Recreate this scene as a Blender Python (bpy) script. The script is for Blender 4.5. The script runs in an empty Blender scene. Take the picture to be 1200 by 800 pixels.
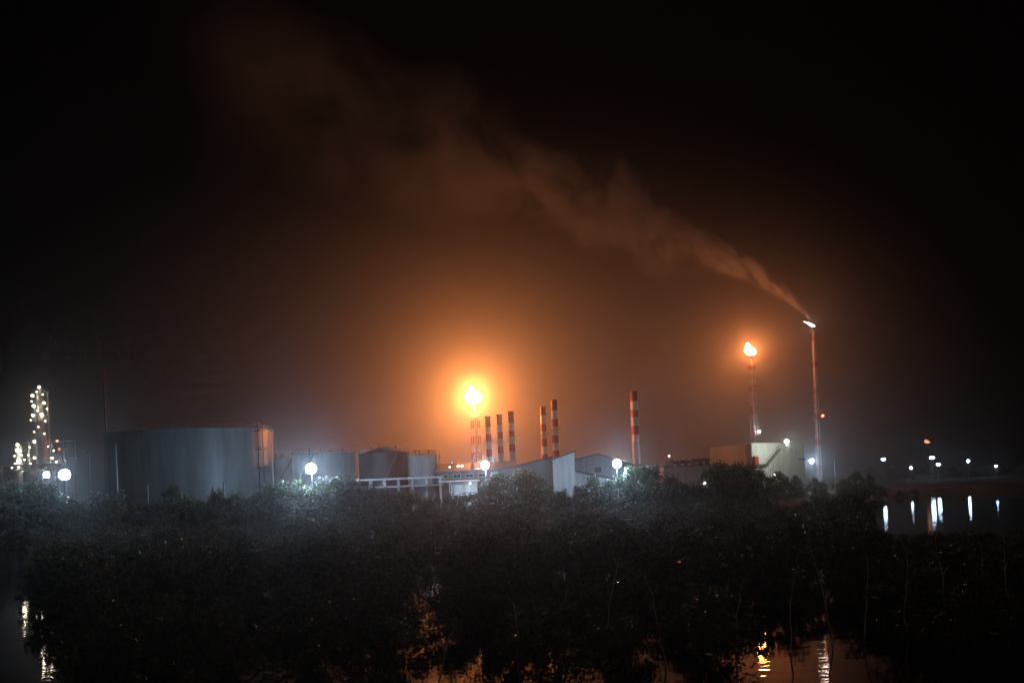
import bpy, math, random
from mathutils import Vector, Matrix

# ------------------------------------------------------------------ camera, sky, exposure
C = bpy.context.scene.collection
SC = bpy.context.scene
ROLL = math.radians(2.4)
F = 1152.0                 # focal length in pixels of the 1200 x 800 photograph
HOR = 570.0                # horizon row at the middle of the photograph
EYE = 8.0                  # camera height above the water
CA, SA = math.cos(ROLL), math.sin(ROLL)

cam_data = bpy.data.cameras.new('camera')
cam_data.sensor_width = 36.0
cam_data.lens = 36.0 * F / 1200.0
cam_data.shift_y = (HOR - 400.0) / 1200.0
cam_data.clip_start = 0.5
cam_data.clip_end = 6000.0
cam = bpy.data.objects.new('camera', cam_data)
C.objects.link(cam)
cam.matrix_world = Matrix(((CA, SA, 0, 0), (0, 0, -1, 0), (-SA, CA, 0, EYE), (0, 0, 0, 1)))
SC.camera = cam

world = bpy.data.worlds.new('World')
SC.world = world
world.use_nodes = True
wn = world.node_tree
bg = wn.nodes['Background']
sky = wn.nodes.new('ShaderNodeTexSky')
sky.sky_type = 'NISHITA'
sky.sun_disc = False
sky.sun_elevation = math.radians(-7)
sky.sun_rotation = math.radians(200)
wn.links.new(sky.outputs[0], bg.inputs[0])
bg.inputs[1].default_value = 0.05
front_fill_data = bpy.data.lights.new('front_fill', 'SUN')  # weak fill added behind the camera to lift foreground stems and leaves
front_fill_data.energy = 0.06
front_fill_data.angle = math.radians(0.5)
front_fill_data.color = (1.0, 0.96, 0.88)
front_fill = bpy.data.objects.new('front_fill', front_fill_data)
C.objects.link(front_fill)
front_fill.rotation_euler = (math.radians(52), 0, math.radians(38))

vs = SC.view_settings
vs.view_transform = 'Standard'
vs.look = 'None'
vs.exposure = 0.0
vs.gamma = 1.0
vs.use_curve_mapping = False

SC.render.engine = 'CYCLES'
cy = SC.cycles
cy.use_denoising = True
cy.use_adaptive_sampling = True
cy.adaptive_threshold = 0.03
cy.max_bounces = 3
cy.diffuse_bounces = 1
cy.glossy_bounces = 2
cy.transmission_bounces = 2
cy.transparent_max_bounces = 6
cy.volume_bounces = 0
cy.sample_clamp_indirect = 3.0
cy.use_light_tree = True
cy.light_sampling_threshold = 0.03
cy.caustics_reflective = False
cy.caustics_refractive = False
cy.volume_max_steps = 256

HAZE_DENSITY = 0.00029
HAZE_G = 0.90


def at(px, py, d):
    """Point at depth d metres that lies along the photograph's pixel."""
    x = (px - 600.0) / F
    y = (HOR - py) / F
    return Vector((d * (x * CA + y * SA), d, EYE + d * (-x * SA + y * CA)))


def pix(p):
    d = p[1]
    u = (p[0] * CA - (p[2] - EYE) * SA) / d
    v = (p[0] * SA + (p[2] - EYE) * CA) / d
    return 600 + u * F, HOR - v * F


def sstep(a, b, x):
    t = max(0.0, min(1.0, (x - a) / (b - a)))
    return t * t * (3 - 2 * t)


def ground_x(px, d):
    """x of a thing standing near eye height at that column."""
    return at(px, HOR - (px - 600) * math.tan(ROLL), d).x


PAD = 2.0                  # level of the made ground of the plant


def shore(x):
    return 196 + 103 * sstep(58, 92, x) + 14 * sstep(110, 170, x) + 3.0 * math.sin(x * 0.11) + 1.6 * math.sin(x * 0.31 + 1)


def ground_z(x, y):
    return -1.6 + (PAD + 1.6) * sstep(-7, 9, y - shore(x))


# ------------------------------------------------------------------ materials
def mat(name, col, rough=0.6, metal=0.0, var=0.2, scale=2.0, bump=0.0, bscale=12.0, spec=0.5, stretch=(1, 1, 1)):
    m = bpy.data.materials.new(name)
    m.use_nodes = True
    nt = m.node_tree
    b = nt.nodes['Principled BSDF']
    b.inputs['Roughness'].default_value = rough
    b.inputs['Metallic'].default_value = metal
    b.inputs['Specular IOR Level'].default_value = spec
    tc = nt.nodes.new('ShaderNodeTexCoord')
    mp = nt.nodes.new('ShaderNodeMapping')
    mp.inputs['Scale'].default_value = stretch
    nt.links.new(tc.outputs['Object'], mp.inputs[0])
    n = nt.nodes.new('ShaderNodeTexNoise')
    n.inputs['Scale'].default_value = scale
    n.inputs['Detail'].default_value = 5
    n.inputs['Roughness'].default_value = 0.65
    nt.links.new(mp.outputs[0], n.inputs['Vector'])
    r = nt.nodes.new('ShaderNodeValToRGB')
    r.color_ramp.elements[0].position = 0.3
    r.color_ramp.elements[1].position = 0.7
    r.color_ramp.elements[0].color = [c * (1 - var) for c in col] + [1]
    r.color_ramp.elements[1].color = [min(1, c * (1 + var)) for c in col] + [1]
    nt.links.new(n.outputs[0], r.inputs[0])
    nt.links.new(r.outputs[0], b.inputs['Base Color'])
    if bump:
        n2 = nt.nodes.new('ShaderNodeTexNoise')
        n2.inputs['Scale'].default_value = bscale
        nt.links.new(mp.outputs[0], n2.inputs['Vector'])
        bp = nt.nodes.new('ShaderNodeBump')
        bp.inputs['Strength'].default_value = bump
        nt.links.new(n2.outputs[0], bp.inputs['Height'])
        nt.links.new(bp.outputs[0], b.inputs['Normal'])
    return m


def siding(name, col, rough=0.5, scale=3.0):
    """Painted corrugated sheet: vertical streaks and ribs."""
    m = mat(name, col, rough, 0.0, 0.22, 0.9, stretch=(1.5, 1.5, 0.12))
    nt = m.node_tree
    b = nt.nodes['Principled BSDF']
    w = nt.nodes.new('ShaderNodeTexWave')
    w.inputs['Scale'].default_value = scale
    tc = nt.nodes['Texture Coordinate']
    nt.links.new(tc.outputs['Object'], w.inputs['Vector'])
    bp = nt.nodes.new('ShaderNodeBump')
    bp.inputs['Strength'].default_value = 0.35
    bp.inputs['Distance'].default_value = 0.05
    nt.links.new(w.outputs[1], bp.inputs['Height'])
    nt.links.new(bp.outputs[0], b.inputs['Normal'])
    return m


def glow(name, col, strength):
    m = bpy.data.materials.new(name)
    m.use_nodes = True
    nt = m.node_tree
    nt.nodes.remove(nt.nodes['Principled BSDF'])
    e = nt.nodes.new('ShaderNodeEmission')
    e.inputs[0].default_value = (*col, 1)
    e.inputs[1].default_value = strength
    nt.links.new(e.outputs[0], nt.nodes['Material Output'].inputs[0])
    return m


M = {
    'tank_grey': mat('tank_grey', (0.20, 0.215, 0.23), 0.42, 0.0, 0.28, 0.5, stretch=(1, 1, 0.12), spec=0.5),
    'tank_shaded': mat('tank_shaded', (0.10, 0.095, 0.10), 0.55, 0.0, 0.2, 0.3, stretch=(1, 1, 0.15)),  # grey tank darkened in its colour because no lamp light reaches it
    'tank_pale': mat('tank_pale', (0.30, 0.32, 0.35), 0.45, 0.0, 0.25, 0.6, stretch=(1, 1, 0.12)),
    'roof_dark': mat('roof_dark', (0.10, 0.10, 0.11), 0.6, 0.0, 0.2, 0.4),
    'steel': mat('steel', (0.30, 0.30, 0.31), 0.4, 0.6, 0.2, 1.5),
    'galv': mat('galv', (0.50, 0.51, 0.52), 0.3, 0.7, 0.15, 2.0),
    'dark_steel': mat('dark_steel', (0.08, 0.08, 0.085), 0.5, 0.3, 0.2, 1.5),
    'pipe_white': mat('pipe_white', (0.62, 0.62, 0.60), 0.4, 0.0, 0.12, 1.0),
    'red': mat('signal_red', (0.42, 0.035, 0.02), 0.5, 0.0, 0.2, 1.2),
    'white': mat('signal_white', (0.66, 0.64, 0.60), 0.5, 0.0, 0.12, 1.2),
    'concrete': mat('concrete', (0.33, 0.32, 0.30), 0.85, 0.0, 0.2, 0.8, 0.2),
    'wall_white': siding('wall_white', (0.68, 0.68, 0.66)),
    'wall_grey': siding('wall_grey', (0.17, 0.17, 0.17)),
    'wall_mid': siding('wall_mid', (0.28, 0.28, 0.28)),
    'wall_dark': siding('wall_dark', (0.14, 0.135, 0.13)),
    'glass': mat('window_glass', (0.03, 0.05, 0.07), 0.08, 0.0, 0.1, 1.0),
    'bark': mat('bark', (0.10, 0.08, 0.06), 0.9, 0.0, 0.3, 6.0, 0.4),
    'pale_bark': mat('pale_bark', (0.52, 0.49, 0.43), 0.8, 0.0, 0.25, 8.0, 0.3),
}


def leaf_mat(name, a, b, glint):
    m = bpy.data.materials.new(name)
    m.use_nodes = True
    nt = m.node_tree
    p = nt.nodes['Principled BSDF']
    p.inputs['Roughness'].default_value = 0.38
    tc = nt.nodes.new('ShaderNodeTexCoord')
    n = nt.nodes.new('ShaderNodeTexNoise')
    n.inputs['Scale'].default_value = 1.4
    n.inputs['Detail'].default_value = 4
    nt.links.new(tc.outputs['Object'], n.inputs['Vector'])
    r = nt.nodes.new('ShaderNodeValToRGB')
    r.color_ramp.elements[0].position = 0.32
    r.color_ramp.elements[1].position = 0.68
    r.color_ramp.elements[0].color = (*a, 1)
    r.color_ramp.elements[1].color = (*b, 1)
    gi = nt.nodes.new('ShaderNodeNewGeometry')
    mx_ = nt.nodes.new('ShaderNodeMath')
    mx_.operation = 'MULTIPLY_ADD'
    mx_.inputs[1].default_value = 0.55
    nt.links.new(gi.outputs['Random Per Island'], mx_.inputs[0])
    sc_ = nt.nodes.new('ShaderNodeMath')
    sc_.operation = 'MULTIPLY'
    sc_.inputs[1].default_value = 0.5
    nt.links.new(n.outputs[0], sc_.inputs[0])
    nt.links.new(sc_.outputs[0], mx_.inputs[2])
    nt.links.new(mx_.outputs[0], r.inputs[0])
    r.color_ramp.elements[0].position = 0.25
    r.color_ramp.elements[1].position = 0.66
    e_ = r.color_ramp.elements.new(0.76)
    e_.color = (*glint, 1)  # glints of light painted into random leaves as a brighter tone
    nt.links.new(r.outputs[0], p.inputs['Base Color'])
    tr = nt.nodes.new('ShaderNodeBsdfTranslucent')
    nt.links.new(r.outputs[0], tr.inputs[0])
    mx = nt.nodes.new('ShaderNodeMixShader')
    mx.inputs[0].default_value = 0.25
    nt.links.new(p.outputs[0], mx.inputs[1])
    nt.links.new(tr.outputs[0], mx.inputs[2])
    nt.links.new(mx.outputs[0], nt.nodes['Material Output'].inputs[0])
    return m


M['leaf'] = leaf_mat('tree_leaf', (0.035, 0.062, 0.026), (0.095, 0.15, 0.06), (0.15, 0.18, 0.08))
M['mangrove_leaf'] = leaf_mat('mangrove_leaf', (0.03, 0.045, 0.018), (0.07, 0.085, 0.03), (0.24, 0.19, 0.05))


# ------------------------------------------------------------------ mesh helpers
class MB:
    def __init__(s):
        s.v, s.f, s.smooth = [], [], False

    def box(s, cx, cy_, cz, sx, sy, sz, rz=0.0):
        i = len(s.v)
        c, n = math.cos(rz), math.sin(rz)
        for dx, dy, dz in ((-1, -1, -1), (1, -1, -1), (1, 1, -1), (-1, 1, -1), (-1, -1, 1), (1, -1, 1), (1, 1, 1), (-1, 1, 1)):
            x, y = dx * sx / 2, dy * sy / 2
            s.v.append((cx + x * c - y * n, cy_ + x * n + y * c, cz + dz * sz / 2))
        for q in ((0, 3, 2, 1), (4, 5, 6, 7), (0, 1, 5, 4), (1, 2, 6, 5), (2, 3, 7, 6), (3, 0, 4, 7)):
            s.f.append(tuple(i + k for k in q))
        return s

    def tube(s, a, b, r0, r1=None, n=6, caps=True):
        r1 = r0 if r1 is None else r1
        a, b = Vector(a), Vector(b)
        d = (b - a)
        if d.length < 1e-6:
            return s
        d.normalize()
        u = d.orthogonal().normalized()
        w = d.cross(u)
        i = len(s.v)
        for p, r in ((a, r0), (b, r1)):
            for k in range(n):
                t = 2 * math.pi * k / n
                s.v.append(tuple(p + (u * math.cos(t) + w * math.sin(t)) * r))
        for k in range(n):
            s.f.append((i + k, i + (k + 1) % n, i + n + (k + 1) % n, i + n + k))
        if caps:
            s.f.append(tuple(i + k for k in range(n - 1, -1, -1)))
            s.f.append(tuple(i + n + k for k in range(n)))
        return s

    def path(s, pts, r, n=6):
        for a, b in zip(pts, pts[1:]):
            s.tube(a, b, r, r, n)
        return s

    def lathe(s, prof, n=48, cx=0.0, cy_=0.0):
        i = len(s.v)
        for r, z in prof:
            for k in range(n):
                t = 2 * math.pi * k / n
                s.v.append((cx + r * math.cos(t), cy_ + r * math.sin(t), z))
        for j in range(len(prof) - 1):
            for k in range(n):
                a, b = i + j * n + k, i + j * n + (k + 1) % n
                s.f.append((a, b, b + n, a + n))
        s.f.append(tuple(i + k for k in range(n - 1, -1, -1)))
        e = i + (len(prof) - 1) * n
        s.f.append(tuple(e + k for k in range(n)))
        return s

    def ring(s, r, z, t, n=48, a0=0.0, a1=2 * math.pi):
        m = max(4, int(n * (a1 - a0) / (2 * math.pi)))
        pts = [(r * math.cos(a0 + (a1 - a0) * k / m), r * math.sin(a0 + (a1 - a0) * k / m), z) for k in range(m + 1)]
        return s.path(pts, t, 5)

    def prism(s, poly, y0, y1):
        """Polygon in x, z pushed from y0 (near) to y1 (far)."""
        i, n = len(s.v), len(poly)
        for y in (y0, y1):
            for x, z in poly:
                s.v.append((x, y, z))
        s.f.append(tuple(range(i, i + n)))
        s.f.append(tuple(range(i + 2 * n - 1, i + n - 1, -1)))
        for k in range(n):
            a, b = i + k, i + (k + 1) % n
            s.f.append((b, a, a + n, b + n))
        return s

    def mesh(s, name):
        me = bpy.data.meshes.new(name)
        me.from_pydata([tuple(p) for p in s.v], [], s.f)
        me.validate()
        if s.smooth:
            me.polygons.foreach_set('use_smooth', [True] * len(me.polygons))
            me.set_sharp_from_angle(angle=math.radians(35))
        return me

    def build(s, name, m, parent=None):
        me = s.mesh(name)
        me.materials.append(M[m] if isinstance(m, str) else m)
        o = bpy.data.objects.new(name, me)
        C.objects.link(o)
        o.parent = parent
        return o


def tag(o, label=None, cat=None, group=None, kind=None):
    if label:
        o['label'] = label
    if cat:
        o['category'] = cat
    if group:
        o['group'] = group
    if kind:
        o['kind'] = kind
    return o


def thing(name, label, cat, loc=(0, 0, 0), rz=0.0, group=None):
    o = bpy.data.objects.new(name, None)
    C.objects.link(o)
    o.empty_display_size = 0.5
    o.location = loc
    o.rotation_euler = (0, 0, rz)
    return tag(o, label, cat, group)


def copy_tree(o, parent=None):
    c = o.copy()
    C.objects.link(c)
    c.parent = parent
    for ch in o.children:
        copy_tree(ch, c)
    return c


# ------------------------------------------------------------------ ground and water
def axis(vals):
    out = []
    for a, b, st in vals:
        x = a
        while x < b - 1e-6:
            out.append(x)
            x += st
    out.append(vals[-1][1])
    return out


rng = random.Random(5)
gx = axis([(-1500, -260, 120), (-260, 260, 5), (260, 1500, 120)])
gy = axis([(-240, 150, 40), (150, 340, 4), (340, 600, 20), (600, 2000, 140)])
g = MB()
for y in gy:
    for x in gx:
        z = ground_z(x, y)
        if 150 < y < 340 and abs(x) < 260:
            z += 0.18 * math.sin(x * 0.9 + y * 0.4) * math.sin(y * 0.7 - x * 0.3) + rng.uniform(-0.08, 0.08)
        g.v.append((x, y, z))
W = len(gx)
for j in range(len(gy) - 1):
    for i in range(W - 1):
        g.f.append((j * W + i, j * W + i + 1, (j + 1) * W + i + 1, (j + 1) * W + i))
g.smooth = True
M['earth'] = mat('earth', (0.10, 0.085, 0.06), 0.95, 0.0, 0.4, 0.25, 0.5, 2.0)
tag(g.build('ground', 'earth'), kind='structure')


def water_mat():
    m = bpy.data.materials.new('dark_water')
    m.use_nodes = True
    nt = m.node_tree
    p = nt.nodes['Principled BSDF']
    p.inputs['Base Color'].default_value = (0.006, 0.008, 0.009, 1)
    p.inputs['Roughness'].default_value = 0.015
    p.inputs['IOR'].default_value = 1.33
    tc = nt.nodes.new('ShaderNodeTexCoord')
    n1 = nt.nodes.new('ShaderNodeTexNoise')
    n1.inputs['Scale'].default_value = 1.3
    n1.inputs['Detail'].default_value = 3
    mp = nt.nodes.new('ShaderNodeMapping')
    mp.inputs['Scale'].default_value = (0.28, 1.0, 1.0)
    nt.links.new(tc.outputs['Object'], mp.inputs[0])
    nt.links.new(mp.outputs[0], n1.inputs['Vector'])
    bp = nt.nodes.new('ShaderNodeBump')
    bp.inputs['Strength'].default_value = 0.2
    bp.inputs['Distance'].default_value = 0.05
    nt.links.new(n1.outputs[0], bp.inputs['Height'])
    nt.links.new(bp.outputs[0], p.inputs['Normal'])
    return m


w = MB()
w.v = [(-1490, -230, 0), (1490, -230, 0), (1490, 345, 0), (-1490, 345, 0)]
w.f = [(0, 1, 2, 3)]
tag(w.build('water', water_mat()), kind='structure')


# ------------------------------------------------------------------ storage tanks
def railing(mb, r, z, h=1.1, posts=40, t=0.035):
    for k in range(posts):
        a = 2 * math.pi * k / posts
        mb.tube((r * math.cos(a), r * math.sin(a), z), (r * math.cos(a), r * math.sin(a), z + h), t, t, 4)
    mb.ring(r, z + h, t, 64)
    mb.ring(r, z + h * 0.5, t * 0.8, 64)
    return mb


def tank(px0, px1, py_top, d, shell_m, label, cone=0.07, courses=8, stair=None, posts=40):
    pc = (px0 + px1) / 2
    R = (px1 - px0) / 2 / F * d
    top = at(pc, py_top, d - R).z
    base = ground_x(pc, d)
    t = thing('storage_tank', label, 'tank', (base, d, PAD))
    H = top - PAD
    s = MB()
    prof = []
    for k in range(courses):
        z0, z1 = H * k / courses, H * (k + 1) / courses
        r = R - 0.006 * k
        prof += [(r, z0), (r, z1 - 0.06), (r + 0.03, z1 - 0.05), (r + 0.03, z1)]
    s.lathe(prof, 96)
    s.smooth = True
    s.build('shell', shell_m, t)
    rf = MB()
    rf.lathe([(R + 0.05, H + 0.01), (R * 0.6, H + R * cone * 0.45), (R * 0.15, H + R * cone), (0.3, H + R * cone + 0.02)], 96)
    ro = rf.build('roof', 'roof_dark', t)
    for a, rr in ((0.4, 0.5), (2.2, 0.35), (4.0, 0.62)):
        x, y = R * rr * math.cos(a), R * rr * math.sin(a)
        zz = H + R * cone * (1 - rr)
        v = MB().tube((x, y, zz - 0.3), (x, y, zz + 0.9), 0.16, 0.16, 8)
        v.tube((x, y, zz + 0.9), (x, y, zz + 1.1), 0.34, 0.26, 8)
        v.build('roof_vent', 'steel', t)
    MB().ring(R + 0.1, H + 0.02, 0.09, 96).build('rim', shell_m, t)
    railing(MB(), R - 0.05, H, 1.1, posts).build('railing', 'steel', t)
    MB().lathe([(R + 0.6, -1.0), (R + 0.6, 0.25), (R + 0.1, 0.3)], 64).build('footing', 'concrete', t)
    if stair:
        a0, a1 = stair
        n = int(H / 0.24)
        tr, st = MB(), MB()
        pa, pb = [], []
        for k in range(n):
            a = a0 + (a1 - a0) * k / n
            z = H * k / n + 0.1
            tr.box((R + 0.5) * math.cos(a), (R + 0.5) * math.sin(a), z, 0.8, 0.26, 0.05, a)
            if k % 3 == 0 or k == n - 1:
                pa.append(((R + 0.92) * math.cos(a), (R + 0.92) * math.sin(a), z))
                pb.append(((R + 0.92) * math.cos(a), (R + 0.92) * math.sin(a), z + 1.0))
        st.path(pa, 0.09, 4)
        hr = MB().path(pb, 0.04, 4)
        for a_, b_ in zip(pa, pb):
            hr.tube(a_, b_, 0.03, 0.03, 4)
        so = st.build('stair', 'dark_steel', t)
        tr.build('tread', 'dark_steel', so)['kind'] = 'stuff'
        hr.build('handrail', 'steel', so)
    t['R'], t['H'] = R, H
    return t


big = tank(131, 321, 501, 238, 'tank_grey', 'very large grey cylindrical storage tank behind the left trees', 0.045, 9, None, 72)
R, H = big['R'], big['H']
# caged ladder and foam line on the right hand edge of the large tank
lad = MB()
al = math.radians(-22)
lx, ly = (R + 0.7) * math.cos(al), (R + 0.7) * math.sin(al)
tx, ty = -math.sin(al), math.cos(al)
for s_ in (-1, 1):
    lad.tube((lx + tx * 0.9 * s_, ly + ty * 0.9 * s_, 0), (lx + tx * 0.9 * s_, ly + ty * 0.9 * s_, H + 1.2), 0.10, 0.10, 6)
z = 0.5
while z < H:
    lad.tube((lx - tx * 0.9, ly - ty * 0.9, z), (lx + tx * 0.9, ly + ty * 0.9, z), 0.05, 0.05, 4)
    z += 0.6
lo = lad.build('ladder', 'dark_steel', big)
for k in range(5):
    zz = H * (k + 1) / 5 - 0.4
    b_ = MB().box(lx, ly, zz, 1.6, 2.6, 0.12, al)
    for s_ in (-1, 1):
        b_.box(lx + tx * 1.25 * s_, ly + ty * 1.25 * s_, zz + 0.55, 1.6, 0.06, 0.06, al)
        b_.box(lx + tx * 1.25 * s_ + 0.7 * math.cos(al), ly + ty * 1.25 * s_ + 0.7 * math.sin(al), zz + 0.3, 0.06, 0.06, 0.6, al)
    b_.build('landing', 'dark_steel', lo)
for ang, rad, top_, m_ in ((-4, 0.16, 0.4, 'pipe_white'), (-52, 0.12, -12.5, 'galv'), (-59, 0.12, -13.5, 'galv'), (-100, 0.12, -12.5, 'steel')):
    a = math.radians(ang)
    x, y = (R + 0.45) * math.cos(a), (R + 0.45) * math.sin(a)
    p = MB().tube((x, y, 0), (x, y, H + top_), rad, rad, 10)
    p.tube((x, y, H + top_), ((R - 0.6) * math.cos(a), (R - 0.6) * math.sin(a), H + top_ + 0.35), rad, rad, 10)
    p.smooth = True
    p.build('foam_pipe', m_, big)

tank(316, 354, 536, 268, 'tank_pale', 'pale storage tank just right of the very large tank', 0.08, 6, (3.4, 5.4), 24)
tank(345, 424, 530, 250, 'tank_pale', 'pale grey storage tank behind the floodlight, left of the dark tank', 0.05, 6, (3.5, 4.6), 30)
tank(422, 481, 530, 240, 'tank_shaded', 'dark storage tank with raised conical roof', 0.26, 6, (4.2, 5.4), 26)
tank(479, 513, 533, 226, 'tank_pale', 'small pale storage tank right of the dark tank', 0.10, 6, (4.9, 6.1), 20)


# ------------------------------------------------------------------ striped chimneys
M['soot_red'] = mat('sooty_red', (0.20, 0.03, 0.02), 0.6, 0.0, 0.45, 0.8)


def chimney(px, py_top, d, width_px, bands, label, group=None, plain='wall'):
    p = at(px, py_top, d)
    r = width_px / 2 / F * d
    t = thing('striped_chimney', label, 'chimney', (p.x, d, PAD), 0, group)
    H = p.z - PAD
    z1 = H
    for k, (px_len, m) in enumerate(bands):
        z0 = max(0.0, z1 - px_len / F * d) if k < len(bands) - 1 else 0.0
        rr = lambda z: r * (1.22 - 0.22 * z / H)
        s = MB()
        s.lathe([(rr(z0), z0), (rr(z1 - 0.04), z1 - 0.04), (rr(z1) + 0.02, z1 - 0.03), (rr(z1) + 0.02, z1)], 20)
        s.smooth = True
        s.build('band', 'soot_red' if k == 0 else m, t)
        z1 = z0
        if z1 <= 0:
            break
    cap = MB().lathe([(r + 0.08, H - 0.25), (r + 0.12, H - 0.2), (r + 0.12, H + 0.12), (r - 0.1, H + 0.14), (r - 0.12, H - 0.1)], 20)
    cap.build('cap', 'dark_steel', t)
    l = MB()
    for s_ in (-0.22, 0.22):
        l.tube((s_, -r * 1.25 - 0.12, 0), (s_, -r - 0.12, H), 0.03, 0.03, 4)
    z = 0.4
    while z < H:
        l.tube((-0.22, -r * (1.25 - 0.25 * z / H) - 0.12, z), (0.22, -r * (1.25 - 0.25 * z / H) - 0.12, z), 0.02, 0.02, 4)
        z += 0.5
    l.build('ladder', 'steel', t)
    zp = H * 0.72
    pl = MB().lathe([(r * 1.1, zp - 0.05), (r + 0.75, zp - 0.05), (r + 0.75, zp), (r * 1.1, zp)], 16)
    railing(pl, r + 0.7, zp, 1.0, 10, 0.025)
    pl.build('platform', 'steel', t)
    return t


G3 = 'three slim chimneys right of the large flare'
chimney(571.5, 488, 262, 6.0, [(12, 'red'), (9, 'white'), (8, 'red'), (9, 'white'), (9, 'red'), (40, 'white')],
        'slim striped chimney nearest the large flare, shortest of the row of three', G3)
chimney(585, 486, 262, 6.0, [(12, 'red'), (8, 'white'), (8, 'red'), (9, 'white'), (8, 'red'), (40, 'white')],
        'slim striped chimney in the middle of the row of three', G3)
chimney(598.5, 482.5, 262, 6.2, [(13, 'red'), (9, 'white'), (7, 'red'), (9, 'white'), (8, 'red'), (40, 'white')],
        'slim striped chimney at the right end of the row of three, tallest of them', G3)
G2 = 'pair of striped chimneys above the grey shed'
chimney(636, 477, 288, 6.4, [(10, 'red'), (10, 'white'), (8, 'red'), (9, 'white'), (9, 'red'), (9, 'white'), (40, 'red')],
        'shorter red and white chimney of the pair above the grey shed', G2)
chimney(649, 469, 286, 7.2, [(12, 'red'), (10, 'white'), (9, 'red'), (10, 'white'), (9, 'red'), (9, 'white'), (40, 'red')],
        'taller red and white chimney of the pair above the grey shed', G2)
chimney(742.5, 459, 296, 8.6, [(11, 'red'), (10, 'white'), (9, 'red'), (10, 'white'), (10, 'red'), (9, 'white'), (60, 'galv')],
        'lone thick chimney with red and white bands on a bare grey lower shaft')


# ------------------------------------------------------------------ flare stacks
def flame(name, loc, size, m, parent, seed, lean=(0, 0, 0), sub=2):
    import bmesh
    bm = bmesh.new()
    bmesh.ops.create_icosphere(bm, subdivisions=sub, radius=1.0)
    r = random.Random(seed)
    waves = [(Vector((r.uniform(-1, 1), r.uniform(-1, 1), r.uniform(-1, 1))) * r.uniform(1.5, 4.5), r.uniform(0, 6.28), r.uniform(0.04, 0.10)) for _ in range(10)]
    for v in bm.verts:
        p = v.co.copy()
        d = 1 + sum(a * math.sin(k.dot(p) + ph) for k, ph, a in waves)
        h = (p.z + 1) / 2
        taper = 0.45 + 0.75 * math.sin(min(1.0, h * 1.15 + 0.08) * math.pi) ** 0.8
        q = Vector((p.x * taper * d * size[0], p.y * taper * d * size[1], h * d * size[2]))
        q += Vector(lean) * h * h
        v.co = q
    for f in bm.faces:
        f.smooth = True
    me = bpy.data.meshes.new(name)
    bm.to_mesh(me)
    bm.free()
    me.materials.append(m)
    o = bpy.data.objects.new(name, me)
    C.objects.link(o)
    o.location = loc
    o.parent = parent
    return o


def flare_stack(px, py_tip, d, wb, wt, label, mats, panels, riser_m, platforms, riser_r=0.3, lamp=None):
    p = at(px, py_tip, d)
    t = thing('flare_stack', label, 'flare stack', (p.x, d, PAD), 0.35)
    H = p.z - PAD
    HL = H - 3.0
    hw = lambda z: wb + (wt - wb) * z / HL
    cs = ((-1, -1), (1, -1), (1, 1), (-1, 1))
    for k in range(panels):
        z0, z1 = HL * k / panels, HL * (k + 1) / panels
        s = MB()
        for i in range(4):
            a, b = cs[i], cs[(i + 1) % 4]
            A0 = Vector((a[0] * hw(z0), a[1] * hw(z0), z0))
            A1 = Vector((a[0] * hw(z1), a[1] * hw(z1), z1))
            B0 = Vector((b[0] * hw(z0), b[1] * hw(z0), z0))
            B1 = Vector((b[0] * hw(z1), b[1] * hw(z1), z1))
            s.tube(A0, A1, 0.13, 0.13, 5)
            s.tube(A1, B1, 0.06, 0.06, 4)
            s.tube(A0, B1, 0.05, 0.05, 4)
            s.tube(B0, A1, 0.05, 0.05, 4)
        s.build('lattice_section', mats[k % len(mats)], t)
    rs = MB().tube((0, 0, 0), (0, 0, H - 0.9), riser_r, riser_r, 12)
    rs.smooth = True
    rs.build('riser_pipe', riser_m, t)
    tip = MB().lathe([(riser_r, H - 1.2), (riser_r + 0.18, H - 0.9), (riser_r + 0.22, H), (riser_r + 0.05, H + 0.02), (riser_r + 0.04, H - 0.4)], 14)
    for k in range(4):
        a = k * math.pi / 2
        tip.tube((0.5 * math.cos(a), 0.5 * math.sin(a), H - 2.0), (0.5 * math.cos(a), 0.5 * math.sin(a), H + 0.15), 0.05, 0.05, 5)
    tip.build('burner_tip', 'dark_steel', t)
    l = MB()
    for s_ in (-0.25, 0.25):
        l.tube((s_, -wb - 0.1, 0), (s_, -wt - 0.1, HL), 0.035, 0.035, 4)
    z = 0.5
    while z < HL:
        l.tube((-0.25, -hw(z) - 0.1, z), (0.25, -hw(z) - 0.1, z), 0.022, 0.022, 4)
        z += 0.7
    l.build('ladder', 'steel', t)
    for zp, rp in platforms:
        zz = zp * H
        pl = MB().lathe([(0.3, zz - 0.08), (rp, zz - 0.08), (rp, zz), (0.3, zz)], 12)
        railing(pl, rp - 0.05, zz, 1.1, 10, 0.04)
        pl.build('platform', 'steel', t)
    t['H'] = H
    return t


M['flame_big'] = glow('flame_big', (1.0, 0.295, 0.075), 740.0)
M['flame_mid'] = glow('flame_mid', (1.0, 0.28, 0.075), 260.0)
M['flame_pale'] = glow('flame_pale', (1.0, 0.72, 0.62), 25.0)
M['flame_far'] = glow('flame_far', (1.0, 0.42, 0.2), 1.6)

f1 = flare_stack(556, 472, 300, 1.35, 1.0, 'striped lattice flare stack with the largest, brightest flame', ['red', 'white'], 12, 'white', [(0.86, 1.5)])
flame('flame', (0, 0, f1['H'] - 0.2), (2.35, 2.35, 5.2), M['flame_big'], f1, 3, (-0.7, 0, 0), 3)

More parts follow.
